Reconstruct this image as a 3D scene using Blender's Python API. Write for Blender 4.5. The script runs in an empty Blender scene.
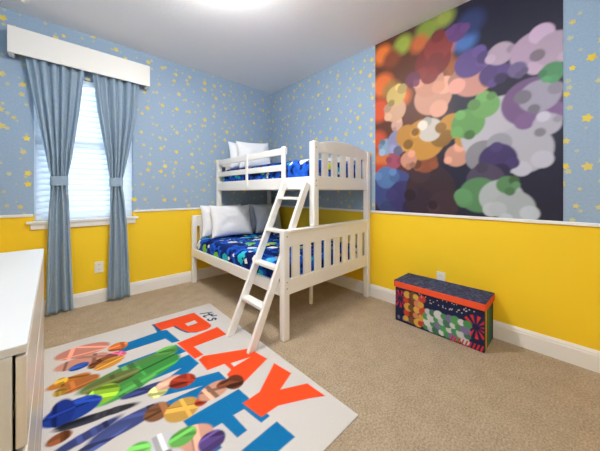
import bpy, bmesh, math, random
import numpy as np
from mathutils import Vector, Matrix, noise
random.seed(4)
S = bpy.context.scene
COL = S.collection
PI = math.pi
XW, YW, HC = 2.498, 3.373, 2.745          # mural wall, window wall, ceiling
XB, YB = -0.56, -0.62                     # walls behind the dresser / behind the camera
HR = 0.932                                # chair rail

# ------------------------------------------------------------------ colour / materials
def lin(r, g, b):
    f = lambda c: (c/255/12.92) if c/255 <= .04045 else ((c/255+.055)/1.055)**2.4
    return (f(r), f(g), f(b), 1.0)

class NT:
    """tiny wrapper for building node trees"""
    def __init__(self, name):
        self.m = bpy.data.materials.new(name); self.m.use_nodes = True
        self.t = self.m.node_tree; self.t.nodes.clear()
        self.out = self.n('ShaderNodeOutputMaterial')
    def n(self, typ, **kw):
        x = self.t.nodes.new(typ)
        for k, v in kw.items(): setattr(x, k, v)
        return x
    def l(self, a, b): self.t.links.new(a, b)
    def math(self, op, a, b=None, c=None):
        x = self.n('ShaderNodeMath', operation=op)
        for i, v in enumerate((a, b, c)):
            if v is None: continue
            if isinstance(v, (int, float)): x.inputs[i].default_value = v
            else: self.l(v, x.inputs[i])
        return x.outputs[0]
    def mix(self, fac, a, b):
        x = self.n('ShaderNodeMix', data_type='RGBA')
        for sock, v in ((x.inputs['Factor'], fac), (x.inputs[6], a), (x.inputs[7], b)):
            if isinstance(v, (int, float, tuple)): sock.default_value = v
            else: self.l(v, sock)
        return x.outputs[2]
    def bsdf(self, col, rough=.5, bump=None, spec=.5):
        b = self.n('ShaderNodeBsdfPrincipled')
        if isinstance(col, tuple): b.inputs['Base Color'].default_value = col
        else: self.l(col, b.inputs['Base Color'])
        b.inputs['Roughness'].default_value = rough
        b.inputs['Specular IOR Level'].default_value = spec
        if bump is not None:
            h, s, d = bump
            bn = self.n('ShaderNodeBump'); bn.inputs['Strength'].default_value = s; bn.inputs['Distance'].default_value = d
            self.l(h, bn.inputs['Height']); self.l(bn.outputs[0], b.inputs['Normal'])
        self.l(b.outputs[0], self.out.inputs[0])
        return b
    def noise(self, scale, detail=3, rough=.5, coord=None):
        x = self.n('ShaderNodeTexNoise'); x.inputs['Scale'].default_value = scale
        x.inputs['Detail'].default_value = detail; x.inputs['Roughness'].default_value = rough
        if coord is None:
            coord = self.n('ShaderNodeTexCoord').outputs['Object']
        self.l(coord, x.inputs['Vector'])
        return x.outputs[0]
    def ramp(self, fac, stops, interp='LINEAR'):
        r = self.n('ShaderNodeValToRGB'); r.color_ramp.interpolation = interp
        e = r.color_ramp.elements
        while len(e) < len(stops): e.new(.5)
        for i, (p, c) in enumerate(stops): e[i].position = p; e[i].color = c
        self.l(fac, r.inputs[0]); return r.outputs[0]

def plain(name, col, rough=.5, bump=None, spec=.5):
    t = NT(name)
    b = None
    if bump: b = (t.noise(bump[0], 3, .6), bump[1], bump[2])
    t.bsdf(col, rough, b, spec); return t.m

M = {}
M['white_paint'] = plain('white_paint', lin(236, 233, 227), .38, (60, .04, .002))
M['trim'] = plain('trim_paint', lin(238, 236, 232), .35)
M['wood_white'] = plain('white_lacquered_wood', lin(240, 238, 233), .32, (25, .05, .002))
M['dresser'] = plain('white_melamine', lin(208, 207, 204), .35)
M['drawer_shade_tint'] = plain('shade_tinted_melamine', lin(216, 207, 197), .27)  # white drawer fronts, with shade and carpet reflection tinted into the colour
M['gap'] = plain('dark_gap', lin(70, 66, 60), .8)
M['pillow'] = plain('white_cotton', lin(244, 244, 246), .9, (14, .25, .02), .1)
M['pillow_grey'] = plain('pale_grey_cotton', lin(234, 237, 243), .9, (14, .25, .02), .1)
M['metal'] = plain('dull_metal', lin(150, 150, 150), .4)
M['plastic'] = plain('white_plastic', lin(235, 233, 228), .35)
M['socket_dark'] = plain('dark_slots', lin(60, 58, 55), .6)
M['yellow'] = plain('yellow_wall_paint', lin(248, 207, 42), .5, (90, .06, .002), .3)

# ceiling: off white with orange peel texture
t = NT('ceiling_texture')
t.bsdf(lin(240, 240, 242), .9, (t.noise(48, 5, .65), .35, .006), .1); M['ceiling'] = t.m

# carpet
t = NT('beige_carpet')
n1 = t.noise(95, 4, .8); n2 = t.noise(9, 3, .6); n3 = t.noise(420, 2, .7)
c1 = t.ramp(n1, [(.36, lin(140, 118, 92)), (.64, lin(248, 228, 200))])
c2 = t.ramp(n2, [(.35, lin(190, 168, 140)), (.65, lin(212, 192, 164))])
hh = t.math('ADD', n1, n3)
t.bsdf(t.mix(.5, c1, c2), 1.0, (hh, .8, .012), .05); M['carpet'] = t.m

# wallpaper: blue with scattered yellow stars
def wallpaper(name, axis):
    t = NT(name)
    pos = t.n('ShaderNodeNewGeometry').outputs['Position']
    sep = t.n('ShaderNodeSeparateXYZ'); t.l(pos, sep.inputs[0])
    cmb = t.n('ShaderNodeCombineXYZ'); t.l(sep.outputs[axis], cmb.inputs[0]); t.l(sep.outputs[2], cmb.inputs[1])
    base = t.mix(t.noise(70, 3, .6, cmb.outputs[0]), lin(138, 164, 190), lin(168, 186, 204))
    col = base
    for scale, off, rmin, rmax, mix_, c in ((6.2, 0.0, .015, .027, .93, lin(240, 212, 66)),
                                            (8.0, 7.3, .008, .018, .72, lin(224, 212, 110))):
        v2 = t.n('ShaderNodeVectorMath', operation='ADD'); t.l(cmb.outputs[0], v2.inputs[0]); v2.inputs[1].default_value = (off, off*.7, 0)
        v = t.n('ShaderNodeTexVoronoi', voronoi_dimensions='2D', feature='F1')
        v.inputs['Scale'].default_value = scale; v.inputs['Randomness'].default_value = .72
        t.l(v2.outputs[0], v.inputs['Vector'])
        d = t.n('ShaderNodeVectorMath', operation='SUBTRACT'); t.l(v2.outputs[0], d.inputs[0]); t.l(v.outputs['Position'], d.inputs[1])
        ds = t.n('ShaderNodeSeparateXYZ'); t.l(d.outputs[0], ds.inputs[0])
        ln = t.n('ShaderNodeVectorMath', operation='LENGTH'); t.l(d.outputs[0], ln.inputs[0])
        rs = t.n('ShaderNodeSeparateColor'); t.l(v.outputs['Color'], rs.inputs[0])
        ang = t.math('ARCTAN2', ds.outputs[1], ds.outputs[0])
        ang = t.math('ADD', ang, t.math('MULTIPLY', rs.outputs[1], 6.28))
        k = t.math('ADD', t.math('MULTIPLY', t.math('COSINE', t.math('MULTIPLY', ang, 5.0)), .20), .86)
        R_ = t.math('MULTIPLY', k, t.math('ADD', t.math('MULTIPLY', rs.outputs[0], rmax-rmin), rmin))
        inside = t.math('LESS_THAN', ln.outputs['Value'], R_)
        # some stars are paler than others
        a = t.math('MULTIPLY', inside, t.math('ADD', t.math('MULTIPLY', rs.outputs[2], .4), mix_-.35))
        a.node.use_clamp = True
        col = t.mix(a, col, c)
    t.bsdf(col, .75, None, .2)
    return t.m
M['paper_l'] = wallpaper('star_wallpaper', 0)
M['paper_r'] = wallpaper('star_wallpaper_mural_side', 1)

# curtains: slate blue woven cloth
t = NT('slate_blue_cloth')
b = t.bsdf(t.mix(t.noise(35, 3), lin(140, 160, 178), lin(158, 176, 192)), .9, (t.noise(260, 2), .15, .002), .15)
M['curtain'] = t.m

# blinds: white slats that let some daylight through
t = NT('white_blind_slat')
p = t.n('ShaderNodeBsdfPrincipled'); p.inputs['Base Color'].default_value = lin(240, 244, 248); p.inputs['Roughness'].default_value = .5
tr = t.n('ShaderNodeBsdfTranslucent'); tr.inputs[0].default_value = lin(240, 246, 252)
mx = t.n('ShaderNodeMixShader'); mx.inputs[0].default_value = .5
t.l(p.outputs[0], mx.inputs[1]); t.l(tr.outputs[0], mx.inputs[2]); t.l(mx.outputs[0], t.out.inputs[0]); M['slat'] = t.m

t = NT('window_glass')
g = t.n('ShaderNodeBsdfGlossy'); g.inputs['Roughness'].default_value = .02
tp = t.n('ShaderNodeBsdfTransparent'); tp.inputs[0].default_value = (.93, .97, 1, 1)
mx = t.n('ShaderNodeMixShader'); mx.inputs[0].default_value = .06
t.l(tp.outputs[0], mx.inputs[1]); t.l(g.outputs[0], mx.inputs[2]); t.l(mx.outputs[0], t.out.inputs[0]); M['glass'] = t.m

def emit(name, col, s):
    t = NT(name); e = t.n('ShaderNodeEmission'); e.inputs[0].default_value = col; e.inputs[1].default_value = s
    t.l(e.outputs[0], t.out.inputs[0]); return t.m

# printed surfaces: the colour lives in a vertex attribute of the print
def printed(name, rough=.6, bump=None, spec=.3):
    t = NT(name); a = t.n('ShaderNodeAttribute', attribute_name='ink')
    bb = (t.noise(bump[0], 3, .6), bump[1], bump[2]) if bump else None
    t.bsdf(a.outputs['Color'], rough, bb, spec); return t.m
M['mural'] = printed('printed_mural', .45)
M['rug'] = printed('printed_rug', .95, (130, .5, .005), .05)
M['boxprint'] = printed('printed_cloth', .7)

# bedding: royal blue with navy stripes and small bright motifs
def bedding(name, off):
    t = NT(name)
    co = t.n('ShaderNodeTexCoord').outputs['Object']
    o = t.n('ShaderNodeVectorMath', operation='ADD'); t.l(co, o.inputs[0]); o.inputs[1].default_value = off
    co = o.outputs[0]
    col = t.ramp(t.noise(6.5, 2, .5, co), [(.40, lin(14, 30, 84)), (.45, lin(24, 78, 182)), (.56, lin(40, 100, 206)), (.59, lin(16, 40, 104))])
    for scale, rad, seed, stops in (
        (6.0, .34, 3.1, [(0, lin(120, 205, 70)), (.22, lin(40, 190, 205)), (.42, lin(235, 235, 225)), (.6, lin(212, 214, 60)), (.75, lin(70, 160, 210)), (.9, lin(90, 180, 90))]),
        (11.5, .27, 9.7, [(0, lin(240, 240, 235)), (.3, lin(8, 20, 70)), (.55, lin(120, 210, 80)), (.7, lin(60, 190, 200)), (.85, lin(230, 150, 120))])):
        a = t.n('ShaderNodeVectorMath', operation='ADD'); t.l(co, a.inputs[0]); a.inputs[1].default_value = (seed, seed*.6, seed*.3)
        wn = t.n('ShaderNodeTexNoise'); wn.inputs['Scale'].default_value = 22; t.l(a.outputs[0], wn.inputs['Vector'])
        w = t.n('ShaderNodeVectorMath', operation='MULTIPLY_ADD'); t.l(wn.outputs['Color'], w.inputs[0]); w.inputs[1].default_value = (.06,)*3; t.l(a.outputs[0], w.inputs[2])
        v = t.n('ShaderNodeTexVoronoi'); v.inputs['Scale'].default_value = scale; v.inputs['Randomness'].default_value = .9
        t.l(w.outputs[0], v.inputs['Vector'])
        s = t.n('ShaderNodeSeparateColor'); t.l(v.outputs['Color'], s.inputs[0])
        c = t.ramp(s.outputs[0], stops, 'CONSTANT')
        on = t.math('MULTIPLY', t.math('LESS_THAN', v.outputs['Distance'], rad), t.math('LESS_THAN', s.outputs[1], .74))
        col = t.mix(on, col, c)
    t.bsdf(col, .85, (t.noise(9, 3, .5, co), .35, .03), .1)
    return t.m
M['bed_low'] = bedding('blue_print_cotton', (0, 0, 0))
M['bed_up'] = bedding('blue_print_cotton_upper', (2.3, 5.1, .4))

# ------------------------------------------------------------------ mesh helpers
def sm(bm):
    for f in bm.faces: f.smooth = True

def obj(name, bm, mats, parent=None, bevel=0, smooth=False, seg=2):
    me = bpy.data.meshes.new(name)
    if smooth: sm(bm)
    bm.normal_update(); bm.to_mesh(me); bm.free()
    for m in (mats if isinstance(mats, (list, tuple)) else [mats]): me.materials.append(m)
    o = bpy.data.objects.new(name, me); COL.objects.link(o)
    if parent: o.parent = parent
    if bevel:
        b = o.modifiers.new('edge', 'BEVEL'); b.width = bevel; b.segments = seg; b.limit_method = 'ANGLE'; b.angle_limit = .7
    return o

def box(bm, x0, x1, y0, y1, z0, z1, mi=0):
    v = [bm.verts.new((x, y, z)) for z in (z0, z1) for x, y in ((x0, y0), (x1, y0), (x1, y1), (x0, y1))]
    for f in ((3, 2, 1, 0), (4, 5, 6, 7), (0, 1, 5, 4), (1, 2, 6, 5), (2, 3, 7, 6), (3, 0, 4, 7)):
        bm.faces.new([v[i] for i in f]).material_index = mi
    return bm

def bx(*a): return box(bmesh.new(), *a)

def beam(bm, a, b, u, w, h):
    """bar from a to b, width w along u, height h across"""
    a = Vector(a); b = Vector(b); d = (b-a).normalized(); u = Vector(u); u = (u-d*u.dot(d)).normalized(); n = d.cross(u)
    vs = []
    for p in (a, b):
        for s, q in ((-1, -1), (1, -1), (1, 1), (-1, 1)): vs.append(bm.verts.new(p+u*s*w/2+n*q*h/2))
    for f in ((3, 2, 1, 0), (4, 5, 6, 7), (0, 1, 5, 4), (1, 2, 6, 5), (2, 3, 7, 6), (3, 0, 4, 7)):
        bm.faces.new([vs[i] for i in f])
    bmesh.ops.recalc_face_normals(bm, faces=bm.faces)
    return bm

def lathe(bm, prof, n=28, c=(0, 0, 0)):
    rings = []
    for r, z in prof:
        if r < 1e-6: rings.append([bm.verts.new((c[0], c[1], c[2]+z))])
        else: rings.append([bm.verts.new((c[0]+r*math.cos(2*PI*i/n), c[1]+r*math.sin(2*PI*i/n), c[2]+z)) for i in range(n)])
    for A, B in zip(rings, rings[1:]):
        for i in range(n):
            j = (i+1) % n
            if len(A) == 1 and len(B) > 1: bm.faces.new((A[0], B[i], B[j]))
            elif len(B) == 1 and len(A) > 1: bm.faces.new((A[i], A[j], B[0]))
            elif len(A) > 1: bm.faces.new((A[i], A[j], B[j], B[i]))
    bmesh.ops.recalc_face_normals(bm, faces=bm.faces)
    return bm

def prism(bm, pts, y0, y1):
    """polygon in x,z extruded along y"""
    A = [bm.verts.new((x, y0, z)) for x, z in pts]; B = [bm.verts.new((x, y1, z)) for x, z in pts]
    bm.faces.new(A); bm.faces.new(B[::-1])
    n = len(pts)
    for i in range(n): bm.faces.new((A[(i+1) % n], A[i], B[i], B[(i+1) % n]))
    bmesh.ops.recalc_face_normals(bm, faces=bm.faces)
    return bm

def soft_box(x0, x1, y0, y1, z0, z1, r, cuts=20, wob=.006, seed=0):
    bm = bmesh.new(); bmesh.ops.create_cube(bm, size=1)
    bmesh.ops.subdivide_edges(bm, edges=bm.edges[:], cuts=cuts, use_grid_fill=True)
    lo = Vector((x0, y0, z0)); hi = Vector((x1, y1, z1))
    for v in bm.verts:
        # finer spacing near the edges so that the rounding is smooth
        g = [(.5+.5*math.copysign(abs(2*c)**.75, c)) for c in v.co]
        p = Vector([lo[i]+(hi[i]-lo[i])*g[i] for i in range(3)])
        q = Vector([min(max(p[i], lo[i]+r), hi[i]-r) for i in range(3)])
        d = p-q
        if d.length > 1e-9: p = q+d.normalized()*r
        n = noise.noise(Vector((p.x*4+seed, p.y*4, p.z*5)))*wob+noise.noise(Vector((p.x*11+seed, p.y*11, p.z*11)))*wob*.5
        p.z += n if p.z > z0+r else 0
        v.co = p
    return bm

def thing(name, label, cat, loc=(0, 0, 0), rz=0, group=None):
    o = bpy.data.objects.new(name, None); COL.objects.link(o); o.empty_display_size = .1
    o.location = loc; o.rotation_euler = (0, 0, rz); tag(o, label, cat, group); return o
def tag(o, label, cat, group=None):
    o['label'] = label; o['category'] = cat
    if group: o['group'] = group
    return o
def struct(o): o['kind'] = 'structure'; return o

# ------------------------------------------------------------------ printing on fine meshes
def sd_poly(X, Y, pts):
    """signed distance to polygon, negative inside"""
    d = np.full(X.shape, 1e9); s = np.ones(X.shape); n = len(pts)
    for i in range(n):
        ax, ay = pts[i]; bx_, by_ = pts[i-1]
        ex, ey = bx_-ax, by_-ay; wx, wy = X-ax, Y-ay
        h = np.clip((wx*ex+wy*ey)/(ex*ex+ey*ey+1e-12), 0, 1)
        d = np.minimum(d, (wx-ex*h)**2+(wy-ey*h)**2)
        c1 = Y >= ay; c2 = Y < by_; c3 = ex*wy > ey*wx
        allc = (c1 & c2 & c3) | (~c1 & ~c2 & ~c3)
        s = np.where(allc, -s, s)
    return s*np.sqrt(d)
def sd_line(X, Y, pts, w):
    d = np.full(X.shape, 1e9)
    for (ax, ay), (bx_, by_) in zip(pts, pts[1:]):
        ex, ey = bx_-ax, by_-ay
        h = np.clip(((X-ax)*ex+(Y-ay)*ey)/(ex*ex+ey*ey+1e-12), 0, 1)
        d = np.minimum(d, np.hypot(X-ax-ex*h, Y-ay-ey*h))
    return d-w/2
def sd_ell(X, Y, c, a, b):
    """ellipse with centre c, half axis vector a and half width b"""
    la = math.hypot(*a); ux, uy = a[0]/la, a[1]/la
    p = (X-c[0])*ux+(Y-c[1])*uy; q = -(X-c[0])*uy+(Y-c[1])*ux
    k = np.hypot(p/la, q/b)
    return (k-1)*min(la, b)
def put(C, sd, col, soft):
    a = np.clip(.5-sd/soft, 0, 1)[..., None]
    C[...] = C*(1-a)+np.array(col)*a

def print_mesh(name, fn, nu, nv, color, mat, thick_dir, thick, parent=None):
    """fn(u,v)->xyz grid (nu x nv), a closed sheet of the given thickness whose face carries colour"""
    U, V = np.meshgrid(np.linspace(0, 1, nu), np.linspace(0, 1, nv), indexing='ij')
    Pts = fn(U, V).reshape(-1, 3); n = nu*nv
    td = np.array(thick_dir)*thick
    ring = [i*nv for i in range(nu)]+[(nu-1)*nv+j for j in range(1, nv)]+[i*nv+nv-1 for i in range(nu-2, -1, -1)]+[j for j in range(nv-2, 0, -1)]
    back = Pts[ring]+td
    verts = np.vstack([Pts, back]); m = len(ring)
    I, J = np.meshgrid(np.arange(nu-1), np.arange(nv-1), indexing='ij'); k = (I*nv+J).ravel()
    F = np.stack([k, k+nv, k+nv+1, k+1], 1).tolist()
    for i in range(m):
        j = (i+1) % m; F.append([ring[j], ring[i], n+i, n+j])
    F.append([n+i for i in range(m)])
    me = bpy.data.meshes.new(name); me.from_pydata(verts.tolist(), [], F); me.update()
    at = me.attributes.new('ink', 'FLOAT_COLOR', 'POINT')
    C = np.ones((n+m, 4)); C[:n, :3] = color.reshape(-1, 3); C[n:, :3] = color.reshape(-1, 3)[ring]
    at.data.foreach_set('color', C.ravel().astype(np.float32))
    b = bmesh.new(); b.from_mesh(me); bmesh.ops.recalc_face_normals(b, faces=b.faces); b.to_mesh(me); b.free()
    me.materials.append(mat)
    o = bpy.data.objects.new(name, me); COL.objects.link(o)
    if parent: o.parent = parent
    return o
c3 = lambda *a: lin(*a)[:3]

# ------------------------------------------------------------------ the room
T = .14
struct(obj('floor', bx(XB-T, XW+T, YB-T, YW+T, -.1, 0), M['carpet']))
struct(obj('ceiling', bx(XB-T, XW+T, YB-T, YW+T, HC, HC+.1), M['ceiling']))
WX0, WX1, WZ0, WZ1 = -.193, .583, .872, 2.28
bm = bmesh.new()
for x0, x1 in ((XB-T, WX0), (WX0, WX1), (WX1, XW+T)):
    for z0, z1, mi in ((0, WZ0, 0), (WZ0, HR, 0), (HR, WZ1, 1), (WZ1, HC, 1)):
        if (x0 == WX0) and z0 in (WZ0, HR): continue
        box(bm, x0, x1, YW, YW+T, z0, z1, mi)
struct(obj('wall_left', bm, [M['yellow'], M['paper_l']]))
bm = bmesh.new(); box(bm, XW, XW+T, YB-T, YW, 0, HR, 0); box(bm, XW, XW+T, YB-T, YW, HR, HC, 1)
struct(obj('wall_right', bm, [M['yellow'], M['paper_r']]))
bm = bmesh.new(); box(bm, XB, XW, YB-T, YB, 0, HR, 0); box(bm, XB, XW, YB-T, YB, HR, HC, 1)
struct(obj('wall_back', bm, [M['yellow'], M['paper_l']]))
bm = bmesh.new(); box(bm, XB-T, XB, YB-T, YW, 0, HR, 0); box(bm, XB-T, XB, YB-T, YW, HR, HC, 1)
struct(obj('wall_side', bm, [M['yellow'], M['paper_r']]))

def baseboard(name, a, b, nrm):
    """profile swept from a to b; nrm points into the room"""
    prof = [(0, 0), (.014, 0), (.014, .102), (.011, .110), (.011, .118), (.006, .130), (.004, .135), (0, .135)]
    bm = bmesh.new(); A = []; B = []
    for d, z in prof:
        A.append(bm.verts.new((a[0]+nrm[0]*d, a[1]+nrm[1]*d, z))); B.append(bm.verts.new((b[0]+nrm[0]*d, b[1]+nrm[1]*d, z)))
    for i in range(len(prof)):
        j = (i+1) % len(prof); bm.faces.new((A[i], A[j], B[j], B[i]))
    bm.faces.new(A); bm.faces.new(B[::-1]); bmesh.ops.recalc_face_normals(bm, faces=bm.faces)
    return struct(obj(name, bm, M['trim']))
baseboard('baseboard_left', (XB, YW), (XW, YW), (0, -1))
baseboard('baseboard_right', (XW, YB), (XW, YW-.014), (-1, 0))
baseboard('baseboard_back', (XB, YB), (XW, YB), (0, 1))
baseboard('baseboard_side', (XB, YB), (XB, YW), (1, 0))
# chair rail
for nme, b in (('trim_1', (XB, WX0-.002, YW-.014, YW, HR-.011, HR+.013)), ('trim_2', (WX1+.002, XW-.014, YW-.014, YW, HR-.011, HR+.013)),
               ('trim_3', (XW-.014, XW, YB, YW, HR-.011, HR+.013)), ('trim_4', (XB, XB+.014, YB, YW-.014, HR-.011, HR+.013)), ('trim_5', (XB+.014, XW-.014, YB, YB+.014, HR-.011, HR+.013))):
    struct(obj(nme, bx(*b), M['trim'], None, .004))

# window: frame, sashes, glass, sill
w = bpy.data.objects.new('window_1', None); COL.objects.link(w); w.location = (0, 0, 0); struct(w)
bm = bmesh.new(); fy0, fy1 = YW+.085, YW+.135
box(bm, WX0, WX0+.045, fy0, fy1, WZ0, WZ1); box(bm, WX1-.045, WX1, fy0, fy1, WZ0, WZ1)
box(bm, WX0+.045, WX1-.045, fy0, fy1, WZ0, WZ0+.05); box(bm, WX0+.045, WX1-.045, fy0, fy1, WZ1-.05, WZ1)
box(bm, WX0+.045, WX1-.045, fy0-.006, fy1, 1.605, 1.665)
obj('window_frame', bm, M['trim'], w)
obj('window_pane', bx(WX0+.045, WX1-.045, fy0+.025, fy0+.029, WZ0+.05, 1.605), M['glass'], w)
obj('window_pane', bx(WX0+.045, WX1-.045, fy0+.032, fy0+.036, 1.665, WZ1-.05), M['glass'], w)
bm = bmesh.new(); box(bm, WX0-.045, WX1+.045, YW-.032, YW-.0005, .852, .876); box(bm, WX0+.001, WX1-.001, YW-.001, YW+.085, .8722, .876)
obj('window_sill', bm, M['trim'], w, .004)
obj('window_apron', bx(WX0-.02, WX1+.02, YW-.018, YW-.0005, .80, .8515), M['trim'], w, .004)
for c in w.children: struct(c)

# blind
b = thing('window_blind', 'white horizontal slat blind filling the window behind the curtains', 'blind', (0, YW+.045, WZ0))
obj('headrail', bx(WX0+.012, WX1-.012, -.022, .022, WZ1-WZ0-.05, WZ1-WZ0-.004), M['slat'], b, .003)
bm = bmesh.new()
z = .05; ang = math.radians(65); hw = .037
while z < WZ1-WZ0-.07:
    pr = []
    for s in np.linspace(-1, 1, 6):
        yy = s*hw*math.cos(ang); zz = z+s*hw*math.sin(ang); cr = .004*(1-s*s)
        pr.append((yy+cr*math.sin(ang), zz-cr*math.cos(ang)))
    up = [(y+.0012*math.sin(ang), q-.0012*math.cos(ang)) for y, q in pr][::-1]
    loop = pr+up; A = [bm.verts.new((WX0+.014, y, q)) for y, q in loop]; B = [bm.verts.new((WX1-.014, y, q)) for y, q in loop]
    for i in range(len(loop)):
        j = (i+1) % len(loop); bm.faces.new((A[i], A[j], B[j], B[i]))
    bm.faces.new(A); bm.faces.new(B[::-1]); z += .054
bmesh.ops.recalc_face_normals(bm, faces=bm.faces)
obj('slats', bm, M['slat'], b)
obj('bottom_rail', bx(WX0+.012, WX1-.012, -.02, .02, .006, .022), M['slat'], b, .003)
for x in (WX0+.16, WX1-.16):
    bm = bmesh.new(); beam(bm, (x, -.026, .02), (x, -.026, WZ1-WZ0-.05), (1, 0, 0), .003, .003); obj('cord', bm, M['slat'], b)

# valance
v = thing('window_valance', 'plain white box valance board above the window', 'valance', (.19, YW, 2.33))
VX = .531
obj('front_board', bx(-VX, VX, -.12, -.102, 0, .228), M['white_paint'], v, .003)
obj('side_return', bx(-VX, -VX+.018, -.102, 0, 0, .228), M['white_paint'], v, .002)
obj('side_return', bx(VX-.018, VX, -.102, 0, 0, .228), M['white_paint'], v, .002)
obj('top_board', bx(-VX+.018, VX-.018, -.102, 0, .21, .228), M['white_paint'], v, .002)
for s in (-1, 1):
    obj('mounting_bracket', bx(s*(VX-.028)-.008, s*(VX-.028)+.008, -.10, -.01, -.010, .02), M['plastic'], v, .002)

# curtains
def curtain(keys, label, ph):
    """keys: (z, xl, xr, amplitude)"""
    zs = [k[0] for k in keys]
    t = thing('curtain', label, 'curtain', ((keys[0][1]+keys[0][2])/2, YW-.066, 0), 0, 'window curtains')
    cx = t.location.x
    nu, nv = 150, 90
    def at(z):
        return [float(np.interp(z, zs[::-1], [k[i] for k in keys][::-1])) for i in (1, 2, 3)]
    def sheet(extra, z0, z1, rows, amp_s=1.0, thick=.0025):
        bm = bmesh.new(); g = []
        for j in range(rows+1):
            z = z0+(z1-z0)*j/rows
            xl, xr, am = at(z); row = []
            for i in range(nu+1):
                u = i/nu
                x = xl+(xr-xl)*u
                kz = min(1, max(0, (z-1.0)/.5)); c_ = u-.5; n1 = 3.1+2.9*kz
                f = math.sin(2*PI*n1*c_+ph+.6*math.sin(z*1.7+ph))*.75+math.sin(2*PI*(n1*.47)*c_+ph*2+z*.8)*.4+math.sin(2*PI*(n1*1.9)*c_+ph*3+z*1.2)*.16
                edge = min(1, 8*min(u, 1-u)+.25)
                y = am*f*edge*amp_s
                row.append(bm.verts.new((x-cx, y, z)))
            g.append(row)
        for j in range(rows):
            for i in range(nu): bm.faces.new((g[j][i], g[j][i+1], g[j+1][i+1], g[j+1][i]))
        bmesh.ops.recalc_face_normals(bm, faces=bm.faces)
        return bm
    o = obj('cloth', sheet(0, keys[-1][0], keys[0][0], nv), M['curtain'], t, 0, True)
    s = o.modifiers.new('thickness', 'SOLIDIFY'); s.thickness = .003
    # tie back band: flattened loop
    xl, xr, am = at(1.25); bm = bmesh.new(); c = (xl+xr)/2-cx; rx = (xr-xl)/2+.006; ry = .034; n = 40
    rings = []
    for rr, zz in ((1, 1.205), (1, 1.295), (.93, 1.295), (.93, 1.205)):
        rings.append([bm.verts.new((c+rx*rr*math.copysign(abs(math.cos(a))**.7, math.cos(a)), ry*rr*math.copysign(abs(math.sin(a))**.7, math.sin(a)), zz+.006*math.cos(a))) for a in (2*PI*i/n for i in range(n))])
    for k in range(4):
        A, B = rings[k], rings[(k+1) % 4]
        for i in range(n): bm.faces.new((A[i], A[(i+1) % n], B[(i+1) % n], B[i]))
    bmesh.ops.recalc_face_normals(bm, faces=bm.faces)
    obj('tie_band', bm, M['curtain'], t, 0, False)
    return t
curtain([(2.45, -.25, .165, .026), (2.33, -.243, .160, .026), (1.92, -.182, .120, .026), (1.5, -.115, .07, .024), (1.27, -.078, .036, .02), (1.1, -.084, .044, .021), (.80, -.096, .054, .024), (.4, -.105, .066, .027), (.012, -.112, .078, .028)],
        'slate blue tied-back curtain left of the window, nearer the dresser', .6)
curtain([(2.45, .22, .64, .026), (2.33, .222, .632, .026), (1.96, .262, .603, .026), (1.5, .335, .52, .024), (1.27, .365, .470, .02), (1.1, .366, .485, .021), (.78, .364, .511, .024), (.4, .352, .528, .027), (.012, .340, .542, .028)],
        'slate blue tied-back curtain right of the window, nearer the bunk bed', 2.1)

# outlets
def outlet(loc, rz, label):
    t = thing('wall_outlet', label, 'outlet', loc, rz)
    obj('cover_plate', bx(-.036, .036, -.006, 0, -.058, .058), M['plastic'], t, .003)
    for dz in (-.024, .024):
        bm = bmesh.new(); prism(bm, [(.017*math.cos(a), dz+.015*math.sin(a)) for a in (2*PI*i/16 for i in range(16))], -.009, -.006)
        s = obj('socket', bm, M['plastic'], t)
        bm = bmesh.new()
        for dx in (-.006, .006): box(bm, dx-.0012, dx+.0012, -.0096, -.009, dz-.001, dz+.008)
        obj('socket_slots', bm, M['socket_dark'], s)
outlet((.279, YW, .367), 0, 'white double wall outlet between the two curtains')
outlet((XW, .827, .37), -PI/2, 'white wall outlet mostly hidden behind the storage box')

# ceiling fittings
t = thing('ceiling_sprinkler', 'small white ceiling fitting near the window wall corner', 'sprinkler', (-.245, 3.13, HC))
obj('escutcheon', lathe(bmesh.new(), [(0, -.006), (.03, -.008), (.038, -.004), (.04, 0), (0, 0)]), M['plastic'], t, 0, True)
obj('sprinkler_head', lathe(bmesh.new(), [(0, -.022), (.018, -.022), (.02, -.016), (.012, -.010), (.012, -.006), (.0, -.005)]), M['plastic'], t, 0, True)
dome_mat = [emit('lit_dome', (1, .982, .957, 1), 66.0), emit('fill_dome', (1, .982, .957, 1), 36.0)]  # second, weaker dome is an added fill light out of view
for k, (x, y, lab) in enumerate(((.70, 1.56, 'round flush ceiling light with a glowing dome in the middle of the room'), (.35, .0, 'added out-of-view dome light filling in from the entry side of the room'))):
    t = thing('ceiling_light', lab, 'ceiling light', (x, y, HC), 0, 'flush ceiling lights')
    obj('mounting_ring', lathe(bmesh.new(), [(0, 0), (.19, 0), (.12, -.02), (.06, -.03), (.05, -.06), (0, -.06)], 40), M['plastic'], t, 0, False)
    obj('glass_dome', lathe(bmesh.new(), [(.06, -.05), (.13, -.06), (.165, -.085), (.165, -.12), (.14, -.155), (.09, -.178), (.04, -.187), (0, -.188)], 40), dome_mat[k], t, 0, True)

# ------------------------------------------------------------------ bunk bed
bed = thing('bunk_bed', 'white wooden twin-over-full bunk bed with leaning ladder in the room corner', 'bunk bed', (1.84, 2.4, 0), .021)
BX, BY = 1.84, 2.4
def bp(name, bm, par=bed, bevel=.005, mat='wood_white'):
    bmesh.ops.translate(bm, verts=bm.verts, vec=(-BX, -BY, 0))
    return obj(name, bm, M[mat], par, bevel)
LX0, LX1, Y0, Y1 = 1.216, 2.462, 1.522, 3.335
UX0 = 1.55
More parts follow.
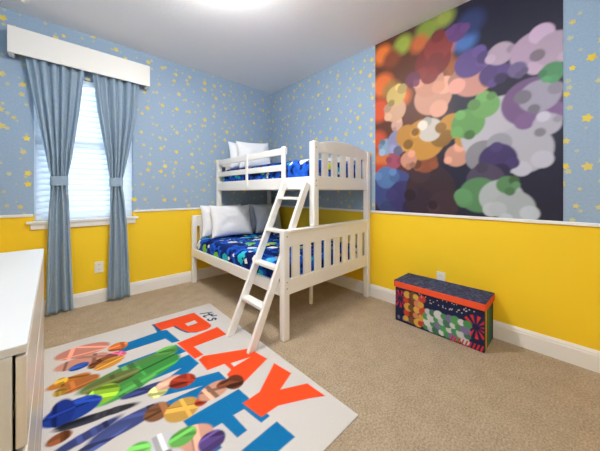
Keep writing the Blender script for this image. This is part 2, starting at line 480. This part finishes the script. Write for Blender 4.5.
# lower end panels (foot and head) with upright slats
def with_bed(o):                             # things lying on the bed share its slight turn in the corner
    R_ = Matrix.Translation((BX, BY, 0)) @ Matrix.Rotation(.021, 4, 'Z') @ Matrix.Translation((-BX, -BY, 0))
    o.matrix_world = R_ @ o.matrix_basis; return o
def end_panel(name, x0, x1, ya, yb, z0, z1, zs0, zs1, slot0, pitch, nslot, sw, arch, apex):
    yc0, yc1 = ya+.008, yb-.008
    bm = bmesh.new()
    box(bm, x0, x1, yc0, yc1, z0, zs0)
    if arch:
        n = 24
        pts = [(x1, zs1)]
        for i in range(n+1):
            u = 1-i/n; x = x0+(x1-x0)*u
            q = abs(2*u-1); k = 1-q*q
            pts.append((x, z1+(apex-z1)*k))
        pts.append((x0, zs1))
        # lower edge of the crown is gently arched too
        for i in range(1, n):
            u = i/n; pts.append((x0+(x1-x0)*u, zs1+.012*math.sin(PI*u)))
        prism(bm, pts, yc0, yc1)
    else:
        box(bm, x0, x1, yc0, yc1, zs1, z1-.022); box(bm, x0-.0, x1, ya-.004, yb+.004, z1-.022, z1)
    p = bp(name, bm)
    edges = [x0]+[slot0+pitch*k+s for k in range(nslot) for s in (-sw/2, sw/2)]+[x1]
    for k in range(0, len(edges), 2):
        bp('slat', bx(edges[k], edges[k+1], yc0+.004, yc1-.004, zs0-.01, zs1+.012), p, .003)
    return p
for ya, yb, nm in ((Y0, Y0+.045, 'foot_panel'), (Y1-.045, Y1, 'head_panel')):
    end_panel(nm, LX0+.055, LX1-.055, ya, yb, .345, .85, .465, .715, 1.290, .1325, 9, .052, False, 0)
    end_panel('upper_'+nm, UX0+.06, LX1-.055, ya, yb, 1.168, 1.572, 1.287, 1.487, 1.652, .134, 6, .056, True, 1.625)
    # posts: lower pair to the floor, the wall-side post runs full height
    for x0, x1, z0, z1 in ((LX0, LX0+.058, 0, .85), (UX0, UX0+.062, .852, 1.585), (LX1-.058, LX1, 0, 1.585)):
        q = bp('post', bx(x0, x1, ya-.002, yb+.012 if ya < 2 else yb, z0, z1), bed, .008)
        if ya < 2:
            for zz in ((.40, .45, .80) if z1 < 1 else (1.20, 1.245, 1.53)):
                if x0 > 2.3: continue
                bm = prism(bmesh.new(), [(x0+.03+.006*math.cos(a), zz+.006*math.sin(a)) for a in (2*PI*i/10 for i in range(10))], ya-.0035, ya-.001)
                bp('bolt', bm, q, 0, 'metal')
# side rails
for x0, x1 in ((LX0+.004, LX0+.028), (LX1-.03, LX1-.006)):
    bp('lower_side_rail', bx(x0, x1, Y0+.058, Y1-.046, .335, .437))
for x0, x1 in ((UX0+.006, UX0+.032), (LX1-.032, LX1-.006)):
    bp('upper_side_rail', bx(x0, x1, Y0+.058, Y1-.046, 1.168, 1.282))
bp('lower_slat_base', bx(LX0+.03, LX1-.032, Y0+.06, Y1-.05, .36, .38), bed, 0)
bp('upper_slat_base', bx(UX0+.034, LX1-.034, Y0+.06, Y1-.05, 1.19, 1.205), bed, 0)
# guard rail on the open side
bp('guard_top_rail', bx(UX0+.008, UX0+.03, 1.898, Y1-.046, 1.507, 1.575))
bp('guard_middle_rail', bx(UX0+.008, UX0+.03, 1.942, Y1-.046, 1.352, 1.414))
bp('guard_post', bx(UX0-.014, UX0+.006, 1.888, 1.941, 1.17, 1.582))
bp('guard_post', bx(UX0-.008, UX0+.006, 2.545, 2.588, 1.20, 1.575))
bp('guard_top_rail', bx(LX1-.03, LX1-.008, 1.6, Y1-.046, 1.507, 1.575))
bp('centre_leg', bx(1.846, 1.876, 1.835, 1.865, 0, .36))
# ladder
lad = bpy.data.objects.new('ladder', None); COL.objects.link(lad); lad.parent = bed
def lx(z): return .965+.455*z
for y_b, y_t in ((1.883, 1.873), (1.588, 1.576)):
    zt = 1.225
    bm = bmesh.new(); beam(bm, (lx(0), y_b, 0), (lx(zt), y_t, zt), (0, 1, 0), .030, .060)
    for v_ in bm.verts:                      # feet cut level with the carpet, heads with the rail
        if v_.co.z < .1: v_.co.x += -.455*v_.co.z; v_.co.z = .0092
    bp('stringer', bm, lad, .005)
for z in (.28, .55, .815, 1.09):
    bm = bmesh.new(); beam(bm, (lx(z), 1.592, z), (lx(z), 1.866, z), (1, 0, 0), .075, .024)
    bp('rung', bm, lad, .004)

# bedding
tag(with_bed(obj('comforter', soft_box(1.243, 2.42, 1.575, 3.275, .383, .568, .07, 26, .010, 1), M['bed_low'], None, 0, True)),
    'royal blue printed comforter on the lower full bunk', 'bedding', 'comforters on the bunks')
tag(with_bed(obj('comforter', soft_box(1.59, 2.415, 1.575, 3.27, 1.208, 1.452, .085, 26, .008, 6), M['bed_up'], None, 0, True)),
    'royal blue printed comforter on the upper twin bunk', 'bedding', 'comforters on the bunks')

def pillow(loc, w, h, th, tilt, rz, roll, label, mat='pillow', seed=0):
    """stands on its long edge: width w, height h, leaning back by tilt"""
    bm = bmesh.new(); n = 22
    def g(s):
        r = []
        for j in range(n+1):
            row = []
            for i in range(n+1):
                u, v_ = 2*i/n-1, 2*j/n-1
                u = math.copysign(abs(u)**.8, u); v_ = math.copysign(abs(v_)**.8, v_)
                x = u*w/2*(1-.07*(1-v_*v_)); z = v_*h/2*(1-.08*(1-u*u))
                f = max(0, (1-u**4)*(1-v_**4))**.6
                wob = noise.noise(Vector((u*2.2+seed, v_*2.2, s)))*.018*f+noise.noise(Vector((u*5+seed, v_*5, s+3)))*.008*f
                row.append(bm.verts.new((x, s*(th/2*f+.002)+wob, z)))
            r.append(row)
        return r
    A, B = g(-1), g(1)
    for j in range(n):
        for i in range(n):
            bm.faces.new((A[j][i], A[j][i+1], A[j+1][i+1], A[j+1][i])); bm.faces.new((B[j][i], B[j+1][i], B[j+1][i+1], B[j][i+1]))
    bd = [(0, i) for i in range(n)]+[(j, n) for j in range(n)]+[(n, n-i) for i in range(n)]+[(n-j, 0) for j in range(n)]
    for k in range(len(bd)):
        a, c = bd[k], bd[(k+1) % len(bd)]
        bm.faces.new((A[a[0]][a[1]], B[a[0]][a[1]], B[c[0]][c[1]], A[c[0]][c[1]]))
    bmesh.ops.recalc_face_normals(bm, faces=bm.faces)
    o = obj('pillow', bm, M[mat], None, 0, True)
    m = Matrix.Translation(loc) @ Matrix.Rotation(rz, 4, 'Z') @ Matrix.Rotation(-tilt, 4, 'X') @ Matrix.Rotation(roll, 4, 'Y')
    o.matrix_world = m
    return tag(o, label, 'pillow', 'white bed pillows')
pillow((1.565, 3.20, .780), .58, .40, .11, .16, 0, 0, 'white pillow at the back of the lower bunk, peeking out at the far left', 'pillow', 1)
pillow((1.62, 3.045, .778), .58, .41, .13, .22, 0, .01, 'large white pillow in front on the left of the lower bunk', 'pillow', 5)
pillow((2.195, 3.205, .78), .46, .40, .11, .16, 0, 0, 'grey white pillow at the back right of the lower bunk against the mural wall', 'pillow_grey', 9)
pillow((2.20, 3.055, .775), .47, .40, .12, .20, .03, 0, 'pale grey white pillow in front on the right of the lower bunk, behind the ladder', 'pillow_grey', 13)
pillow((1.895, 3.195, 1.65), .48, .38, .11, .16, 0, 0, 'white pillow at the back on the upper bunk, its edge showing at left', 'pillow', 17)
pillow((1.95, 3.03, 1.655), .49, .385, .13, .20, -.14, -.05, 'white pillow standing in front on the upper bunk', 'pillow', 21)

# ------------------------------------------------------------------ dresser
d = thing('dresser', 'long white dresser with flat drawer fronts standing beside the lettered rug', 'dresser', (-.0527, .7664, .009), math.atan2(1.2397, -.0217))
LN, DP, HT = 1.24, .46, .822
bm = bmesh.new()
box(bm, 0, LN, -.0, DP, HT-.018, HT)
obj('top', bm, M['dresser'], d, .002)
bm = bmesh.new()
box(bm, 0, .018, .021, DP, 0, HT-.0185); box(bm, LN-.018, LN, .021, DP, 0, HT-.0185); box(bm, .018, LN-.018, DP-.008, DP, .02, HT-.0185)
for z in (.03, .209, .403, .597): box(bm, .018, LN-.018, .03, DP-.008, z, z+.012)
box(bm, .018, LN-.018, .024, .036, 0, .05)
obj('carcass', bm, M['dresser'], d, .0015)
for z0, z1 in ((.612, .798), (.414, .600), (.216, .402), (.03, .204)):
    obj('drawer', bx(.001, LN-.001, .0, .0165, z0, z1), M['drawer_shade_tint'], d, .002)

# ------------------------------------------------------------------ storage box
B0 = (2.182, .437, 0)
sb = thing('storage_box', 'navy printed toy storage box with orange-edged lid by the yellow wall', 'storage box', (2.33, .77, 0))
bx0, bx1, by0, by1 = 2.192-2.33, 2.472-2.33, .443-.77, 1.102-.77
obj('body', bx(bx0+.002, bx1, by0+.002, by1, .001, .30), plain('navy_cloth', lin(24, 28, 58), .75), sb, .003)
def front(U, V): return np.stack([np.full(U.shape, bx0-.0005), by1-(by1-by0)*U, .002+.296*V], -1)
nu, nv = 190, 86
Ls, Hs = by1-by0, .296
U, V = np.meshgrid(np.linspace(0, Ls, nu), np.linspace(0, Hs, nv), indexing='ij')
C = np.zeros((nu, nv, 3)); C[...] = c3(22, 28, 66)
rng = random.Random(3)
def burst(C, U, V, cx, cy, r, col, n=11):
    for k in range(n):
        a = 2*PI*k/n+.2; put(C, sd_poly(U, V, [(cx+.28*r*math.cos(a), cy+.28*r*math.sin(a)), (cx+r*math.cos(a-.13), cy+r*math.sin(a-.13)), (cx+r*math.cos(a+.13), cy+r*math.sin(a+.13))]), col, .005)
burst(C, U, V, .045, .20, .075, c3(206, 40, 44)); burst(C, U, V, .61, .165, .085, c3(206, 44, 46))
for k in range(5): put(C, sd_ell(U, V, (.03+.045*k, .035), (.012, 0), .016), c3(120, 116, 128), .006)
warm = [(204, 158, 62), (196, 128, 96), (112, 58, 34), (190, 60, 50), (214, 168, 70), (112, 78, 50)]
cool = [(68, 142, 88), (202, 206, 206), (78, 148, 92), (186, 190, 196), (70, 136, 84), (200, 200, 202), (66, 112, 90), (120, 104, 150)]
for k in range(20):                             # plain abstract discs of colour
    cx, cy = .095+.042*(k % 4)+.01*(k % 3), .045+.052*(k//4)
    put(C, sd_ell(U, V, (cx, cy), (.024+.006*(k % 3), 0), .024+.006*(k % 3)), c3(*warm[(k*5+k//4) % 6]), .006)
for k in range(36):
    cx, cy = .262+.04*(k % 8)+.014*(k//8 % 2), .035+.043*(k//8)
    if cy > .19: continue
    put(C, sd_ell(U, V, (cx, cy), (.024+.005*(k % 3), 0), .024+.005*(k % 3)), c3(*cool[(k*3+k//8) % 8]), .006)
for k in range(9): put(C, sd_poly(U, V, [(.44+.024*k, .0), (.452+.024*k, .0), (.466+.024*k, .045), (.456+.024*k, .045)]), c3(196, 40, 40), .004)
for k in range(34):
    put(C, sd_ell(U, V, (rng.uniform(.2, .6), .262+.028*math.sin(k*1.3)), (.0035, 0), .0035), c3(222, 222, 230), .004)
print_mesh('front_print', front, nu, nv, C, M['boxprint'], (1, 0, 0), .002, sb)
# printed end with upright bars
def endf(U, V): return np.stack([bx0+(bx1-bx0)*U, np.full(U.shape, by0-.0005), .002+.296*V], -1)
nu2, nv2 = 90, 30
U2, V2 = np.meshgrid(np.linspace(0, 1, nu2), np.linspace(0, 1, nv2), indexing='ij')
C2 = np.zeros((nu2, nv2, 3)); C2[...] = c3(24, 30, 62)
for u0, u1, col in ((.0, .12, (26, 30, 60)), (.12, .30, (196, 160, 40)), (.30, .40, (40, 60, 60)), (.40, .58, (60, 120, 60)), (.58, .7, (30, 70, 110)), (.7, .82, (40, 110, 90)), (.82, 1, (22, 30, 60))):
    C2[(U2 >= u0) & (U2 <= u1)] = c3(*col)
print_mesh('end_print', endf, nu2, nv2, C2, M['boxprint'], (0, 1, 0), .002, sb)
lid = obj('lid', bx(bx0-.012, bx1+.004, by0-.012, by1+.012, .301, .352), plain('orange_cloth', lin(226, 78, 36), .75), sb, .004)
t = NT('navy_speckled_cloth')
tc = t.n('ShaderNodeTexCoord').outputs['Object']
vv = t.n('ShaderNodeTexVoronoi'); vv.inputs['Scale'].default_value = 60; t.l(tc, vv.inputs['Vector'])
ss = t.n('ShaderNodeSeparateColor'); t.l(vv.outputs['Color'], ss.inputs[0])
cc = t.ramp(ss.outputs[0], [(0, lin(38, 46, 84)), (.45, lin(58, 76, 122)), (.75, lin(28, 34, 66)), (.92, lin(110, 96, 104)), (.96, lin(66, 104, 124))], 'CONSTANT')
t.bsdf(cc, .7, None, .3)
obj('lid_top', bx(bx0-.011, bx1+.003, by0-.011, by1+.011, .3515, .358), t.m, lid, .003)

# ------------------------------------------------------------------ mural
MY0, MY1, MZ0, MZ1 = .060, 1.485, HR+.0135, HC-.002
nu, nv = 220, 270
def mf(U, V): return np.stack([np.full(U.shape, XW-.004), MY1-(MY1-MY0)*U, MZ0+(MZ1-MZ0)*V], -1)
Uy, Vz = np.meshgrid(np.linspace(MY1, MY0, nu), np.linspace(MZ0, MZ1, nv), indexing='ij')
C = np.zeros((nu, nv, 3)); C[...] = c3(34, 34, 54)
def disc(y, z, r, col, soft=.03, k=1.0, a=0.0):
    put(C, sd_ell(Uy, Vz, (y, z), (r*math.cos(a), r*math.sin(a)), r*k), c3(*col), soft)
# backdrop: warm blurred lights at left, deep navy at right
disc(1.45, 2.0, .62, (92, 50, 34), .30, 1.5)
for y, z, r, col in ((1.40, 2.60, .10, (226, 120, 52)), (1.18, 2.62, .09, (152, 170, 70)), (1.30, 2.52, .09, (130, 66, 44)), (.95, 2.66, .10, (128, 148, 62)), (.80, 2.70, .08, (150, 160, 74)), (1.02, 2.56, .08, (196, 104, 60)),
                     (1.40, 2.28, .12, (222, 112, 52)), (1.44, 2.02, .12, (210, 84, 44)), (1.30, 2.20, .09, (156, 120, 60)), (.78, 2.46, .09, (222, 118, 56)), (.82, 2.32, .08, (206, 112, 54)), (.72, 2.22, .08, (160, 96, 60)), (.64, 2.42, .085, (74, 112, 176)), (.60, 2.56, .10, (48, 60, 104)),
                     (1.20, 2.10, .10, (214, 106, 50)), (1.46, 1.70, .10, (202, 80, 46)), (1.40, 1.50, .10, (200, 110, 60)), (1.44, 1.16, .12, (52, 34, 44)), (1.42, 1.36, .08, (180, 60, 44)), (.84, 1.20, .10, (70, 52, 44))):
    disc(y, z, r, col, .07)
# plain overlapping discs and bands of colour, an abstract stand-in for the printed picture
FG = [
    # cool column at the left
    (1.27, 1.14, .22, (70, 82, 140), 1.15, PI/2), (1.36, 1.30, .13, (92, 128, 180), .8, 1.2), (1.17, 1.10, .14, (62, 58, 112), 1.3, 0), (1.27, 1.46, .10, (176, 86, 110), .6, 0), (1.36, 1.62, .10, (146, 176, 204), .7, .8), (1.22, 1.66, .12, (150, 150, 190), 1.0, 0), (1.24, 1.83, .06, (226, 180, 160), 1.0, 0), (1.26, 1.98, .12, (228, 182, 150), .9, 0), (1.25, 2.13, .13, (228, 196, 118), .62, .3),
    # warm column in the middle
    (.93, 1.18, .21, (64, 46, 54), 1.05, PI/2), (1.02, 1.06, .13, (58, 42, 56), 1.0, 0), (.80, 1.04, .11, (70, 50, 60), 1.2, 0), (.96, 1.43, .16, (150, 84, 56), .42, 0), (.98, 1.64, .21, (212, 152, 66), .85, PI/2), (.92, 1.72, .12, (226, 216, 204), .8, .3), (1.14, 1.70, .10, (206, 146, 66), 1.2, 0), (.74, 1.72, .14, (216, 156, 70), .62, -.5), (1.12, 1.46, .08, (222, 158, 132), 1, 0), (.70, 1.46, .11, (222, 160, 136), .75, .4), (.64, 1.60, .09, (206, 150, 76), .7, .9),
    (.90, 2.02, .16, (228, 168, 144), 1.05, PI/2), (.93, 2.16, .13, (224, 160, 134), 1.0, 0), (.90, 2.35, .20, (132, 52, 50), .62, .25), (.85, 2.46, .13, (150, 62, 60), .9, 0), (1.08, 2.24, .10, (116, 56, 84), .5, .2), (.70, 2.52, .11, (110, 72, 128), .5, 1.1),
    # pale, green and violet forms at the right
    (.40, 1.62, .27, (206, 202, 212), 1.0, 0), (.28, 1.46, .20, (196, 194, 206), .8, .2), (.62, 1.72, .13, (112, 168, 96), .9, .4), (.50, 1.84, .14, (122, 176, 104), .5, -.8), (.42, 1.40, .24, (72, 58, 108), .26, .08), (.50, 1.24, .20, (86, 74, 100), .42, 0), (.54, 1.12, .16, (92, 142, 96), .8, 0), (.40, 1.10, .14, (188, 196, 200), 1.0, PI/2), (.32, 1.03, .13, (182, 190, 196), .9, 1.2), (.36, 1.20, .10, (96, 146, 98), .45, 0),
    (.58, 2.10, .16, (224, 160, 146), 1.0, 0), (.60, 2.22, .16, (104, 84, 146), .55, 0), (.45, 2.08, .07, (92, 74, 130), 1.7, 0), (.40, 2.22, .11, (198, 176, 198), .6, 0), (.20, 2.16, .17, (198, 170, 196), .72, -.15), (.10, 2.14, .12, (196, 172, 194), .9, 0), (.30, 2.06, .06, (120, 106, 150), .9, 0), (.22, 1.80, .18, (126, 96, 140), .95, 0), (.18, 1.83, .12, (178, 170, 190), .9, 0), (.11, 1.98, .08, (88, 154, 104), .7, -.3), (.14, 1.62, .07, (196, 190, 204), 1.2, 0),
]
rng = random.Random(8)
for y, z, r, col, k, a in FG:
    q = r*math.sqrt(k)
    col = tuple(.9*v for v in col)
    disc(y, z, q, col, .016)
    for h in range(3):                          # smaller discs of a near tone gathered about each
        t2 = rng.uniform(0, 2*PI); m_ = rng.choice((.72, .86, 1.08, 1.14))
        disc(y+.8*q*math.cos(t2), z+.8*q*math.sin(t2), q*rng.uniform(.3, .5), tuple(min(255, v*m_) for v in col), .014)
mu = print_mesh('wall_mural', mf, nu, nv, C, M['mural'], (1, 0, 0), .0038)
tag(mu, 'tall colourful printed mural panel on the right wall above the yellow paint', 'mural')

# ------------------------------------------------------------------ rug
LET = {
    'T': [(0.177, 0.566), (0.282, 0.594), (0.307, 0.632), (0.545, 0.658), (0.531, 0.605), (0.435, 0.585), (0.416, 0.30), (0.298, 0.29), (0.29, 0.562)],
    'I': [(0.572, 0.621), (0.712, 0.649), (0.696, 0.285), (0.561, 0.262)],
    'M1': [(0.759, 0.649), (0.90, 0.664), (0.985, 0.50), (1.063, 0.727), (1.223, 0.735), (1.184, 0.40), (1.09, 0.39), (1.111, 0.60), (1.02, 0.37), (0.95, 0.37), (0.868, 0.56), (0.855, 0.36), (0.752, 0.35)],
    'E': [(1.277, 0.745), (1.545, 0.771), (1.548, 0.717), (1.42, 0.696), (1.415, 0.637), (1.535, 0.646), (1.537, 0.592), (1.417, 0.575), (1.414, 0.525), (1.532, 0.519), (1.532, 0.473), (1.275, 0.438)],
    'X': [(1.592, 0.778), (1.715, 0.791), (1.715, 0.585), (1.602, 0.55)], 'X2': [(1.607, 0.515), (1.715, 0.54), (1.715, 0.46), (1.607, 0.44)],
    'P': [(0.132, 0.578), (0.15, 0.91), (0.432, 0.933), (0.479, 0.934), (0.507, 0.916), (0.524, 0.875), (0.515, 0.812), (0.468, 0.754), (0.395, 0.727), (0.287, 0.703), (0.282, 0.596)],
    'L': [(0.559, 0.63), (0.544, 0.957), (0.703, 0.962), (0.692, 0.709), (0.83, 0.723), (0.834, 0.661)],
    'A': [(0.863, 0.675), (0.842, 0.714), (0.978, 0.981), (0.995, 0.987), (1.037, 1.002), (1.169, 1.024), (1.27, 0.748), (1.123, 0.749), (1.10, 0.79), (1.02, 0.785), (1.003, 0.677)],
    'Y': [(1.235, 1.031), (1.386, 1.052), (1.444, 0.919), (1.515, 1.066), (1.651, 1.073), (1.601, 0.992), (1.524, 0.839), (1.521, 0.735), (1.382, 0.71), (1.377, 0.821)],
}
HOLE = {'P': [(0.305, 0.778), (0.3, 0.86), (0.363, 0.862), (0.365, 0.78)], 'A': [(1.042, 0.819), (1.075, 0.946), (1.087, 0.818)]}
nu, nv = 420, 270
S0, S1, T0, T1 = 0.0, 1.845, -.10, 1.108
def rs(U, V):
    t_ = T0+(T1-T0)*V; s0 = .045-.055*(1.1-t_)/1.15
    return s0+(S1-s0)*U, t_
def rf(U, V):
    s, t_ = rs(U, V)
    e = np.minimum(np.minimum(U*1.84, (1-U)*1.84), np.minimum(V, 1-V)*1.2)
    return np.stack([t_, 2.60-s, .0085-.003*np.exp(-e/.006)], -1)
Ug, Vg = np.meshgrid(np.linspace(0, 1, nu), np.linspace(0, 1, nv), indexing='ij')
s_, t_ = rs(Ug, Vg)
C = np.zeros((nu, nv, 3)); C[...] = c3(204, 199, 194)
blue, orange, white, navy = c3(22, 108, 160), c3(232, 78, 38), c3(204, 199, 194), c3(26, 58, 100)
for k in ('T', 'I', 'M1', 'E', 'X', 'X2'): put(C, sd_poly(s_, t_, LET[k]), blue, .006)
# blue edge showing under the orange word
for k in ('P', 'L', 'A', 'Y'):
    put(C, sd_poly(s_+.004, t_+.018, LET[k]), c3(30, 84, 124), .006) if k in 'P' else None
for k in ('P', 'L', 'A', 'Y'):
    put(C, sd_poly(s_, t_, LET[k]), orange, .006)
    if k in HOLE: put(C, sd_poly(s_, t_, HOLE[k]), white, .006)
for st in ([(.215, .945), (.255, 1.035)], [(.300, 1.03), (.275, .955), (.29, .945), (.31, .955)], [(.262, 1.002), (.325, 1.010)],
           [(.345, 1.04), (.335, 1.01)], [(.415, 1.0), (.395, 1.012), (.375, 1.0), (.385, .985), (.405, .975), (.40, .955), (.375, .948), (.36, .957)]):
    put(C, sd_line(s_, t_, st, .017), navy, .006)
# plain coloured patches standing in for the printed picture
ELL = [((.20, .11), (.03, .15), .085, (214, 142, 124)), ((.35, .10), (.02, .14), .07, (222, 156, 136)), ((.31, .30), (.0, .06), .06, (232, 122, 62)), ((.42, .27), (.03, .06), .045, (226, 104, 140)), ((.44, .20), (-.02, .08), .05, (150, 84, 52)), ((.40, .08), (.0, .05), .04, (48, 84, 164)),
       ((.49, .23), (-.02, .08), .055, (222, 154, 66)), ((.53, .03), (.0, .10), .045, (206, 124, 46)), ((.60, .07), (-.01, .10), .06, (186, 112, 58)), ((.50, -.005), (0, .03), .035, (216, 170, 60)), ((.61, -.01), (0, .03), .035, (214, 168, 64)),
       ((.66, .34), (-.03, .28), .07, (90, 140, 76)), ((.76, .33), (-.04, .27), .10, (70, 150, 70)), ((.60, .55), (0, .07), .045, (96, 166, 76)), ((.70, .22), (0, .14), .06, (110, 116, 66)), ((.84, .28), (-.03, .15), .05, (86, 164, 80)),
       ((.79, .17), (.0, .075), .08, (158, 204, 60)), ((.82, .04), (0, .12), .085, (38, 68, 156)), ((.80, -.0), (0, .05), .11, (34, 56, 140)), ((.92, .36), (.02, .12), .035, (60, 68, 122)), ((.98, .40), (0, .05), .05, (226, 222, 140)), ((.95, .47), (.0, .07), .05, (226, 168, 140)), ((.99, .53), (.02, .07), .06, (158, 56, 36)),
       ((.94, .08), (.03, .11), .03, (50, 52, 62)), ((.97, .20), (.03, .10), .025, (54, 54, 60)), ((.98, -.01), (0, .045), .035, (140, 80, 46)), ((1.05, .08), (-.02, .14), .03, (62, 72, 124)), ((1.10, .24), (-.01, .16), .05, (72, 82, 134)), ((1.13, .12), (-.02, .12), .03, (76, 88, 146)), ((1.13, .36), (0, .06), .06, (140, 92, 60)), ((1.20, .46), (0, .085), .075, (214, 164, 78)), ((1.22, .55), (.01, .03), .03, (190, 70, 44)),
       ((1.19, .64), (-.01, .09), .06, (226, 164, 136)), ((1.21, .755), (.02, .05), .06, (106, 56, 38)), ((1.18, .70), (.0, .04), .03, (112, 62, 42)),
       ((1.33, .32), (.0, .07), .06, (224, 222, 224)), ((1.40, .44), (.02, .09), .07, (228, 170, 146)), ((1.36, .41), (0, .06), .045, (112, 190, 92)), ((1.30, .24), (0, .05), .05, (112, 188, 92)), ((1.44, .30), (.0, .09), .07, (216, 212, 220)), ((1.47, .50), (0, .06), .05, (98, 76, 138)), ((1.42, .20), (0, .09), .05, (96, 80, 140)), ((1.52, .36), (0, .07), .05, (110, 186, 92)), ((1.58, .24), (0, .12), .06, (220, 216, 222))]
rng = random.Random(11)
for c, a, bb, col in ELL:
    put(C, sd_ell(s_, t_, c, a, bb), c3(*[v*.9 for v in col]), .010)
    la = math.hypot(*a); el = sd_ell(s_, t_, c, a, bb)     # a few plain bands of a lighter or darker tone
    al = ((s_-c[0])*a[0]+(t_-c[1])*a[1])/la; ac = (-(s_-c[0])*a[1]+(t_-c[1])*a[0])/la
    for k in range(3):
        ang_ = rng.choice((0, .5, 1.57)); o_ = rng.uniform(-.7, .7)*(la if ang_ > 1 else bb); m_ = rng.choice((.6, .74, 1.12, 1.2))
        pr_ = al*math.sin(ang_)+ac*math.cos(ang_)-o_
        put(C, np.maximum(el, np.abs(pr_)-rng.uniform(.006, .016)), c3(*[min(255, v*m_) for v in col]), .006)
ru = print_mesh('rug', rf, nu, nv, C, M['rug'], (0, 0, -1), .0055)
tag(ru, 'pale rectangular rug lettered in orange and blue on the beige carpet', 'rug')

# ------------------------------------------------------------------ light
wd = bpy.data.worlds.new('sky'); S.world = wd; wd.use_nodes = True
bg = wd.node_tree.nodes['Background']; bg.inputs[0].default_value = (.84, .93, 1, 1); bg.inputs[1].default_value = 1.9
L = bpy.data.lights.new('daylight', 'AREA'); L.shape = 'RECTANGLE'; L.size = 1.6; L.size_y = 2.2; L.energy = 22; L.color = (.94, .97, 1)
lo = bpy.data.objects.new('daylight', L); COL.objects.link(lo); lo.location = (.2, YW+1.3, 2.0)
lo.rotation_euler = (Vector((.2, YW, 1.5))-lo.location).to_track_quat('-Z', 'Y').to_euler()

# ------------------------------------------------------------------ camera
cd = bpy.data.cameras.new('camera'); cam = bpy.data.objects.new('camera', cd); COL.objects.link(cam); S.camera = cam
cd.sensor_fit = 'HORIZONTAL'; cd.sensor_width = 36; cd.lens = 36*256.18/600
cd.shift_y = -(225.5-192.6)/600
cd.clip_start = .02
cam.location = (0, 0, 1.14); cam.rotation_euler = (PI/2, 0, -math.radians(42.8544))

S.view_settings.view_transform = 'Standard'; S.view_settings.look = 'None'; S.view_settings.gamma = 1
S.view_settings.use_curve_mapping = False; S.view_settings.exposure = 0.78
S.cycles.use_denoising = True
S.cycles.max_bounces = 10; S.cycles.diffuse_bounces = 6; S.cycles.transparent_max_bounces = 12
S.cycles.caustics_reflective = False; S.cycles.caustics_refractive = False
S.cycles.sample_clamp_indirect = 8
